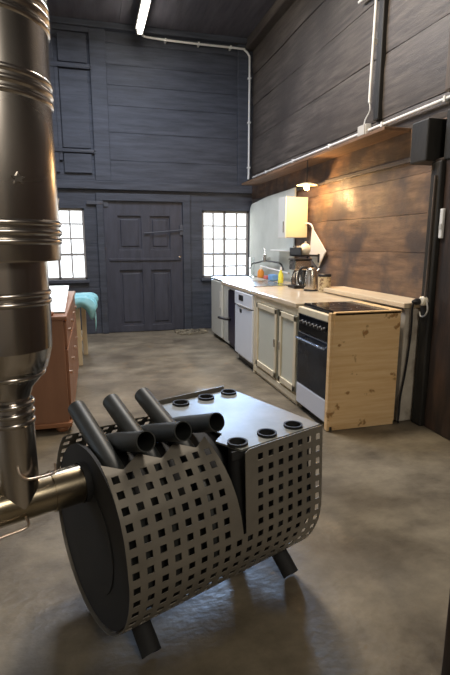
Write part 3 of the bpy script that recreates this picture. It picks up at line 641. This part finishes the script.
# pale oilcloth runner
bm = B(); n = 14
g = [[None]*(n+1) for _ in range(n+1)]
for i in range(n+1):
    for j in range(n+1):
        u, v = i/n, j/n
        xr = -0.225 - 0.045*v; x = -0.84 + (xr+0.84)*u; y = 3.78 + 1.78*v
        z = 0.912 + 0.004*noise.noise(Vector((x*6,y*6,0))) + 0.05*v
        g[i][j] = bm.verts.new((x,y,z))
for i in range(n):
    for j in range(n): bm.faces.new((g[i][j],g[i+1][j],g[i+1][j+1],g[i][j+1]))
f = bmesh.ops.extrude_face_region(bm, geom=list(bm.faces))
for v in [q for q in f['geom'] if isinstance(q, bmesh.types.BMVert)]: v.co.z -= 0.004
bmesh.ops.recalc_face_normals(bm, faces=list(bm.faces))
tag(obj('table_runner', bm, 'cloth_white', smooth=40), 'pale glossy oilcloth lying on the brown sideboard, bright from the window', 'oilcloth')
bm = B(); box(bm, -0.42, -0.30, 3.66, 3.74, 0.9005, 0.925, 0.006); tag(obj('small_box', bm, 'sidetrim'), 'small brown box at the near edge of the sideboard top', 'box')
# small pale table with turquoise cloth
t = thing('side_table', 'small pale wooden table beyond the sideboard, half covered by a turquoise cloth', 'table', (-0.4, 6.0, 0))
bm = B(); box(bm, -0.78, -0.10, 5.70, 6.4, 0.76, 0.79, 0.004); obj('tabletop', bm, 'palewood', t)
for (x,y) in ((-0.205,5.76),(-0.15,6.33),(-0.74,5.76),(-0.74,6.33)):
    bm = B(); box(bm, x-0.028, x+0.028, y-0.028, y+0.028, 0, 0.76, 0.004); obj('leg', bm, 'palewood', t)
bm = B(); box(bm, -0.2, -0.17, 5.8, 6.3, 0.28, 0.33, 0.004); obj('stretcher', bm, 'palewood', t)
# draped cloth
bm = B(); nu, nv = 26, 22
prof = [(-0.60,0.797),(-0.40,0.802),(-0.22,0.80),(-0.10,0.802),(-0.06,0.79),(-0.035,0.75),(-0.03,0.70),(-0.04,0.655)]
pp = smooth_path([(a,0,b) for a,b in prof],4)
g = []
for i,p in enumerate(pp):
    row = []
    hang = max(0, (p.x+0.10)/0.10)
    hang = min(1,hang)
    for j in range(nv+1):
        v = j/nv; y = 5.66 + 0.62*v
        dx = hang*0.05*math.sin(v*13+i*0.05) ; dz = hang*(-0.12*(0.5-abs(v-0.35))*1.2)+ (0.008*noise.noise(Vector((p.x*9,y*9,2))))
        row.append(bm.verts.new((p.x+dx+hang*0.05*v, y + 0.02*hang*math.sin(v*9), p.z+dz+0.004)))
    g.append(row)
for i in range(len(g)-1):
    for j in range(nv): bm.faces.new((g[i][j],g[i+1][j],g[i+1][j+1],g[i][j+1]))
# front overhang towards the camera
frow = []
for k in range(6):
    r_ = []
    for i in range(len(pp)):
        p = g[i][0].co; r_.append(bm.verts.new((p.x, p.y - 0.012*math.sin(k*0.9) - 0.01, p.z - 0.035*(k+1)*(0.8+0.3*math.sin(i*0.5)))))
    frow.append(r_)
prev = [g[i][0] for i in range(len(pp))]
for r_ in frow:
    for i in range(len(pp)-1): bm.faces.new((prev[i],prev[i+1],r_[i+1],r_[i]))
    prev = r_
o = tag(obj('tablecloth', bm, 'cloth_blue', smooth=70), 'turquoise cloth draped over the corner of the pale table on the left', 'cloth')
md = o.modifiers.new('s','SOLIDIFY'); md.thickness = 0.004; md.offset = 1

# ================================================================== STOVE
TH = math.atan2(0.368, 0.93)            # stove axis direction from world +X
OX, OY = 0.45, 1.60
t = thing('wood_stove', 'dark steel wood stove with bent air tubes and perforated shroud in the foreground', 'stove', (OX, OY, 0), TH)
def slocal(bm): bm_local[id(bm)] = True
# local coords: x along axis, y = -n (n towards camera)
def SB():
    b = bmesh.new(); return b
def sobj(name, bm, m, smooth=None, parent=None, label=None):
    bm.transform(MW[t.name]); return obj(name, bm, m, parent or t, smooth, label)
NC, ZCN = -0.2, 0.398
def q(x, n, z): return (x, -n, z)
# firebox
bm = SB(); sweep(bm, [q(-0.43,NC,0.39), q(0.344,NC,0.39)], 0.296, 64)
bmesh.ops.rotate(bm, verts=[], cent=(0,0,0), matrix=Matrix.Identity(3)); sobj('firebox', bm, 'stovedark', 40)
# rear disc with rim
def disc(x0, x1, r): 
    b = SB(); sweep(b, [q(x0,NC,ZCN), q(x1,NC,ZCN)], r, 64); return b
d = sobj('rear_plate', disc(-0.468,-0.456,0.325), 'stovedark', 40)
bm = SB(); sweep(bm, [q(-0.472,NC,0.39), q(-0.466,NC,0.39)], 0.20, 48); sobj('inner_panel', bm, 'stovedark', 40, d)
bm = SB(); sweep(bm, [q(-0.49,-0.21,0.60), q(-0.466,-0.21,0.60)], 0.070, 32, cap=False); sobj('flue_collar', bm, 'stovedark', 40)
b_ = disc(0.352,0.362,0.296); box(b_, 0.353, 0.361, -0.07, 0.47, 0.40, 0.69); d = sobj('front_plate', b_, 'stovedark', 40)  # disc plus a dark box added to stop light showing through the shroud holes
bm = SB(); sweep(bm, [q(0.357,NC,0.40), q(0.378,NC,0.40)], 0.17, 40); dd = sobj('fire_door', bm, 'stovedark', 40)
bm = SB(); sweep(bm, smooth_path([q(0.38,0.0-0.06,0.42), q(0.41,-0.05,0.42), q(0.415,-0.05,0.34), q(0.38,-0.06,0.34)],3), 0.008, 8); sobj('door_handle', bm, 'chrome', 40, dd)
# air tubes (hollow)
def tubeobj(path, r, name, th=0.004, m='tube'):
    b = SB(); n = 20
    outer = sweep(b, path, r, n, cap=False); inner = sweep(b, path, r-th, n, cap=False)
    for e in (0, -1):
        for k in range(n): b.faces.new((outer[e][k], outer[e][(k+1)%n], inner[e][(k+1)%n], inner[e][k]))
    bmesh.ops.recalc_face_normals(b, faces=list(b.faces))
    return sobj(name, b, m, 50)
def crosspath(x, mirror):
    pr = [(-0.24,0.113),(-0.13,0.117),(-0.055,0.147),(0.008,0.196),(0.054,0.262),(0.083,0.33),(0.088,0.40),(0.065,0.50),(0.01,0.595),(-0.07,0.66),(-0.17,0.705),(-0.30,0.752),(-0.425,0.797)]
    if mirror: pr = [(-0.405-n, z) for n, z in pr]
    return smooth_path([q(x, n, z) for n, z in pr], 5)
def flatpath(x, mirror):
    pr = [(-0.24,0.113),(-0.13,0.117),(-0.055,0.147),(0.008,0.196),(0.054,0.262),(0.083,0.33),(0.088,0.40),(0.07,0.50),(0.05,0.60),(0.046,0.66),(0.045,0.712)]
    if mirror: pr = [(-0.405-n, z) for n, z in pr]
    return smooth_path([q(x, n, z) for n, z in pr], 5)
TR = 0.0345
for x in (-0.412,-0.272,-0.132): tubeobj(crosspath(x, False), TR, 'air_tube')
for x in (-0.347,-0.207,-0.067): tubeobj(crosspath(x, True), TR, 'air_tube')
for x in (0.008,0.151,0.290): tubeobj(flatpath(x, False), TR, 'air_tube', m='stovedark')  # under-plate tubes coloured black for the shade inside the shroud
for x in (0.073,0.212,0.345): tubeobj(flatpath(x, True), TR, 'air_tube', m='stovedark')
# feet
for (x, s) in ((-0.36,1),(0.315,1),(-0.375,-1),(0.315,-1)):
    c = -0.2
    pr = [(0.06,0.14),(0.13,0.10),(0.19,0.055),(0.235,0.018)]
    b = SB(); n = 20; path = [q(x, c + s*a, z) for a, z in pr]
    o1 = sweep(b, path, 0.036, n, cap=False); i1 = sweep(b, path, 0.030, n, cap=False)
    for e in (0,-1):
        for k in range(n): b.faces.new((o1[e][k], o1[e][(k+1)%n], i1[e][(k+1)%n], i1[e][k]))
    bmesh.ops.recalc_face_normals(b, faces=list(b.faces))
    for v in b.verts: v.co.z = max(v.co.z, 0.001)
    sobj('foot', b, 'stovedark', 50)
# cook plate: outline with tongues, holes for tubes are rings on top
bm = SB()
xs0, xs1, na, nb = -0.045, 0.392, 0.095, -0.49
holes = [(0.008,0.045),(0.151,0.045),(0.290,0.045),(0.073,-0.45),(0.212,-0.45),(0.345,-0.45)]
HR = 0.036
# plate built with a grid triangulated around the holes using boolean-free fill
outer = []
def addloop(pts):
    vs = [bm.verts.new(p) for p in pts]; es = []
    for i in range(len(vs)): es.append(bm.edges.new((vs[i], vs[(i+1)%len(vs)])))
    return es
ed = addloop([q(xs0+0.03,na,0.705), q(xs1,na,0.705), q(xs1,nb,0.705), q(xs0-0.02,nb,0.705), q(xs0-0.02,-0.30,0.705), q(xs0+0.05,-0.28,0.705), q(xs0+0.06,-0.06,0.705), q(xs0,-0.02,0.705)])
for (hx, hn) in holes:
    ed += addloop([q(hx+HR*math.cos(2*PI*k/28), hn+HR*math.sin(2*PI*k/28), 0.705) for k in range(28)])
bmesh.ops.triangle_fill(bm, edges=ed, use_beauty=True, use_dissolve=False)
f = bmesh.ops.extrude_face_region(bm, geom=list(bm.faces))
for v in [g_ for g_ in f['geom'] if isinstance(g_, bmesh.types.BMVert)]: v.co.z -= 0.008
bmesh.ops.recalc_face_normals(bm, faces=list(bm.faces))
cp = sobj('cook_plate', bm, 'plate')
bm = SB()
box(bm, xs0, xs1-0.005, -na+0.012, -na+0.020, 0.665, 0.697); box(bm, xs0, xs1-0.005, -nb-0.02, -nb-0.012, 0.665, 0.697); box(bm, xs1-0.02, xs1-0.012, -na+0.012, -nb-0.012, 0.665, 0.697)
sobj('plate_frame', bm, 'stovedark', parent=cp)
for (hx, hn) in holes:
    bm = SB(); seg = 28
    prof = [(HR-0.005,0.700),(HR-0.005,0.714),(HR+0.002,0.714),(HR+0.002,0.700)]
    rings = [[bm.verts.new(q(hx+r*math.cos(2*PI*k/seg), hn+r*math.sin(2*PI*k/seg), z)) for k in range(seg)] for r,z in prof]
    for a_ in range(4):
        A_, B_ = rings[a_], rings[(a_+1)%4]
        for k in range(seg): bm.faces.new((A_[k],A_[(k+1)%seg],B_[(k+1)%seg],B_[k]))
    bmesh.ops.recalc_face_normals(bm, faces=list(bm.faces))
    sobj('tube_ring', bm, 'stovedark', 50, cp)
# perforated shroud
PX0, PER, NCOL = -0.478, 0.050, 17
HM = 0.0128
def polylen(pr, step):
    out = [pr[0]]; acc = 0
    pr = [Vector((a,b)) for a,b in pr]; cur = pr[0]; i = 1; need = step; res = [cur.copy()]
    while i < len(pr):
        d_ = (pr[i]-cur).length
        if d_ >= need: cur = cur + (pr[i]-cur).normalized()*need; res.append(cur.copy()); need = step
        else: need -= d_; cur = pr[i]; i += 1
    return res
RS = 0.336
arc = [(NC + RS*math.cos(a_), ZCN + RS*math.sin(a_)) for a_ in [R(-92 + 92*k/60) for k in range(61)]]
leftp = arc + [(0.133,0.42),(0.127,0.48),(0.113,0.54),(0.088,0.60),(0.05,0.655),(0.005,0.70),(-0.06,0.735),(-0.2,0.80)]
rightp = arc + [(0.134,0.45),(0.131,0.55),(0.128,0.65),(0.126,0.71),(0.126,0.9)]
sub = 0.050
def sample(pr, s):
    acc = 0
    for a_, b_ in zip(pr, pr[1:]):
        a_ = Vector(a_); b_ = Vector(b_); L_ = (b_-a_).length
        if acc + L_ >= s: return a_ + (b_-a_)*((s-acc)/max(L_,1e-9))
        acc += L_
    return Vector(pr[-1])
def shroud(mirror):
    b = SB()
    arclen = RS*R(92)
    nlow = 11                                # rows below the split
    s0 = arclen - nlow*PER + 0.003
    uoff = [0, HM, PER-HM]                   # within period
    # column edges list
    xe = []
    for c in range(NCOL):
        for u in uoff: xe.append((PX0 + c*PER + u, c, uoff.index(u)))
    xe.append((PX0+NCOL*PER, NCOL, 0))
    def se(rows0, rows1):
        out = []
        for r_ in range(rows0, rows1):
            for u in uoff: out.append((s0 + r_*PER + u, r_, uoff.index(u)))
        out.append((s0+rows1*PER, rows1, 0)); return out
    RC = 0.13
    def rightlimit(s):
        xr = PX0+NCOL*PER
        d_ = s - s0 - 0.01
        if d_ < RC: 
            dd_ = RC - max(d_,0); return xr - (RC - math.sqrt(max(RC*RC-dd_*dd_, 0)))
        return xr
    cache = {}
    def vert(x, s, prof, key):
        k = (round(x,5), round(s,5), key)
        if k not in cache:
            p = sample(prof, s); n_ = p[0]
            if mirror: n_ = -0.4 - n_
            cache[k] = b.verts.new(q(x, n_, p[1]))
        return cache[k]
    def patch(xa, xb, ss, prof, key, xfun=None, lowkey=None, leftfun=None):
        E = [e for e in xe if xa - 1e-6 <= e[0] <= xb + 1e-6]
        for i in range(len(E)-1):
            for j in range(len(ss)-1):
                hole = (E[i][2] == 1 and ss[j][2] == 1)
                if xfun:
                    if E[i][0] >= xfun(ss[j][0]) - 1e-4 and E[i][0] >= xfun(ss[j+1][0]) - 1e-4: continue
                    if hole and E[i+1][0] + 0.008 > min(xfun(ss[j][0]), xfun(ss[j+1][0])): hole = False
                if leftfun:
                    if E[i+1][0] <= leftfun(ss[j][0]) + 1e-5: continue
                    if E[i][0] < leftfun(ss[j][0]) + 0.03: hole = False
                if hole: continue
                vs = []
                for (ii, jj) in ((i,j),(i+1,j),(i+1,j+1),(i,j+1)):
                    x = E[ii][0]; s = ss[jj][0]
                    if xfun: x = min(x, xfun(s))
                    if leftfun: x = leftfun(s) if x < leftfun(s) else x
                    kk = 'low' if s <= ssplit + 1e-6 else key
                    vs.append(vert(x, s, prof, kk))
                vs2 = []
                for v in vs:
                    if v not in vs2: vs2.append(v)
                if len(vs2) >= 3:
                    try: b.faces.new(vs2)
                    except ValueError: pass
    ssplit = s0 + nlow*PER
    low = se(0, nlow)
    xsplit = PX0 + 9*PER                      # x = -0.015
    patch(PX0, PX0+NCOL*PER, low, leftp, 'low', xfun=rightlimit)
    # left upper branch, 6 rows then tongues; right edge leans back from the split
    up = se(nlow, nlow+7)
    def lim_left(s): return xsplit - 0.006 - 0.045*((s-ssplit)/(7*PER))**1.3
    patch(PX0, xsplit, up, leftp, 'L', xfun=lim_left)
    # tongues
    stop = s0 + (nlow+7)*PER
    nn = 64
    prev = None
    for i in range(nn+1):
        x = PX0 + (lim_left(stop)-PX0)*i/nn
        ph = abs(((x + 0.067 + 0.07) % 0.14) - 0.07)/0.07       # 0 at peaks
        h_ = 0.002 + 0.045*max(0, 1-ph*1.0)
        c_ = vert(x, stop, leftp, 'T'); d_ = vert(x, stop+h_, leftp, 'T2')
        if prev: b.faces.new((prev[0], c_, d_, prev[1]))
        prev = (c_, d_)
    # right upper branch
    nup = 6
    upr = se(nlow, nlow+nup)
    def lf(s): return xsplit + 0.006
    patch(xsplit, PX0+NCOL*PER, upr, rightp, 'R', xfun=lambda s: PX0+NCOL*PER, leftfun=lf)
    # top strip on right branch
    st2 = s0 + (nlow+nup)*PER; prev = None
    for i in range(25):
        xa_ = lf(0); xb_ = PX0+NCOL*PER; x = xa_ + (xb_-xa_)*i/24
        e_ = min(1, (x-xa_)/0.03); e_ = math.sqrt(max(0,1-(1-e_)**2))
        c_ = vert(x, st2, rightp, 'U'); d_ = vert(x, st2+0.004+0.012*e_, rightp, 'U2')
        if prev: b.faces.new((prev[0], c_, d_, prev[1]))
        prev = (c_, d_)
    bmesh.ops.remove_doubles(b, verts=list(b.verts), dist=0.0004)
    bmesh.ops.recalc_face_normals(b, faces=list(b.faces))
    o = sobj('perforated_shroud', b, 'stove', 40)
    md = o.modifiers.new('s','SOLIDIFY'); md.thickness = 0.003; md.offset = 0
    m2 = o.modifiers.new('e','EDGE_SPLIT'); m2.split_angle = R(35)
    return o
shroud(False); shroud(True)

# ================================================================== FLUE
PXW, PYW = OX + 0.93*(-0.69) + 0.368*(-0.21), OY + 0.368*(-0.69) - 0.93*(-0.21)
t2 = thing('flue_pipe', 'tall stainless steel chimney pipe joining the stove at the left edge', 'chimney pipe', (PXW, PYW, 0), TH)
def fobj(name, bm, m, smooth=45, parent=None, label=None): return obj(name, bm, m, parent or t2, smooth, label)
def wl(x, n, z): return Vector((OX + 0.93*x + 0.368*n, OY + 0.368*x - 0.93*n, z))
def vlathe(prof, seg=48):
    b = B(); lathe(b, prof, PXW, PYW, seg); return b
ZA = 0.600
bm = B(); sweep(bm, [wl(-0.585,-0.21,ZA), wl(-0.473,-0.21,ZA)], 0.0665, 40); fobj('stove_connector', bm, 'pipe_gold', label='golden-brown steel connector')
bm = B(); sweep(bm, [wl(-0.95,-0.21,ZA), wl(-0.58,-0.21,ZA)], 0.064, 40); fobj('tee_pipe', bm, 'pipe_gold')
bm = B(); sweep(bm, [wl(-0.588,-0.21,ZA), wl(-0.578,-0.21,ZA)], 0.069, 40); fobj('seam_ring', bm, 'pipe_gold')
fobj('lower_pipe', vlathe([(0.0,0.58),(0.064,0.60),(0.064,0.885),(0.062,0.935),(0.058,0.955)]), 'pipe')
def rib(r, z, h=0.011): return [(r-0.004,z-h),(r+0.003,z-h*0.55),(r+0.005,z),(r+0.003,z+h*0.55),(r-0.004,z+h)]
fobj('clamp_band', vlathe(rib(0.064,0.875)+rib(0.065,0.905)+rib(0.066,0.935)), 'pipe')
fobj('reducer', vlathe([(0.056,0.945),(0.070,0.985),(0.100,1.02),(0.118,1.05),(0.128,1.085),(0.134,1.11)]), 'pipe')
fobj('clamp_band', vlathe(rib(0.106,1.03,0.009)+rib(0.113,1.05,0.009)), 'pipe')
fobj('insulated_pipe', vlathe([(0.126,1.105),(0.134,1.11),(0.137,1.2),(0.137,1.37),(0.12,1.372)]), 'pipe')
fobj('clamp_band', vlathe(rib(0.138,1.25)+rib(0.138,1.275)), 'pipe')
fobj('insulated_pipe', vlathe([(0.13,1.368),(0.176,1.37),(0.178,1.376),(0.178,1.80),(0.182,2.05),(0.182,4.49)], 64), 'pipe')
fobj('clamp_band', vlathe(rib(0.179,1.425)+rib(0.180,1.45)+rib(0.179,1.475), 64), 'pipe')
fobj('clamp_band', vlathe(rib(0.180,1.80)+rib(0.181,1.825)+rib(0.180,1.85), 64), 'pipe')
fobj('clamp_band', vlathe(rib(0.183,1.99)+rib(0.184,2.015)+rib(0.183,2.04), 64), 'pipe')
# vertical lock seam
ang = math.atan2(-0.75,-0.1)
# raised chrome star imitating a reflection on the crumpled pipe
bm = B(); ang = math.atan2(-PYW+0.0, -PXW+0.0) + 0.37
st = [(0.020*(1 if k%2==0 else 0.45)*math.cos(PI/2+k*PI/5), 0.017*(1 if k%2==0 else 0.45)*math.sin(PI/2+k*PI/5)) for k in range(10)]
cdir = Vector((math.cos(ang), math.sin(ang), 0)); tdir = Vector((-math.sin(ang), math.cos(ang), 0))
mt = Matrix((( tdir.x,0,cdir.x,PXW+cdir.x*0.1775),( tdir.y,0,cdir.y,PYW+cdir.y*0.1775),(0,1,0,1.585),(0,0,0,1)))
prism(bm, st, 0.005, mt); bmesh.ops.recalc_face_normals(bm, faces=list(bm.faces)); fobj('star_glint', bm, 'chrome', None)
# wire handles
bm = B(); sweep(bm, smooth_path([wl(-0.700,-0.145,0.748), wl(-0.697,-0.135,0.726), wl(-0.680,-0.128,0.708), wl(-0.645,-0.128,0.703), wl(-0.608,-0.13,0.702), wl(-0.592,-0.133,0.706), wl(-0.590,-0.14,0.73)],5), 0.0042, 10); fobj('wire_handle', bm, 'rod')
bm = B(); sweep(bm, smooth_path([wl(-0.80,-0.135,0.535), wl(-0.76,-0.135,0.54), wl(-0.70,-0.135,0.543), wl(-0.686,-0.137,0.556), wl(-0.690,-0.142,0.578)],5), 0.0042, 10); fobj('wire_handle', bm, 'rod')
# ribbed elbow behind the pipe
bm = B(); pth = []; rad = []
for k in range(49):
    u = k/48; a_ = PI*(u-0.5)
    pth.append((PXW-0.004+0.17*math.cos(a_)*0.8, PYW+0.26+0.0*u, 1.56+0.12*math.sin(a_))); rad.append(0.034+0.003*math.sin(k*PI*0.66))
sweep(bm, pth, rad, 18); fobj('ribbed_elbow', bm, 'steel', label='ribbed silver hose loop behind the pipe')
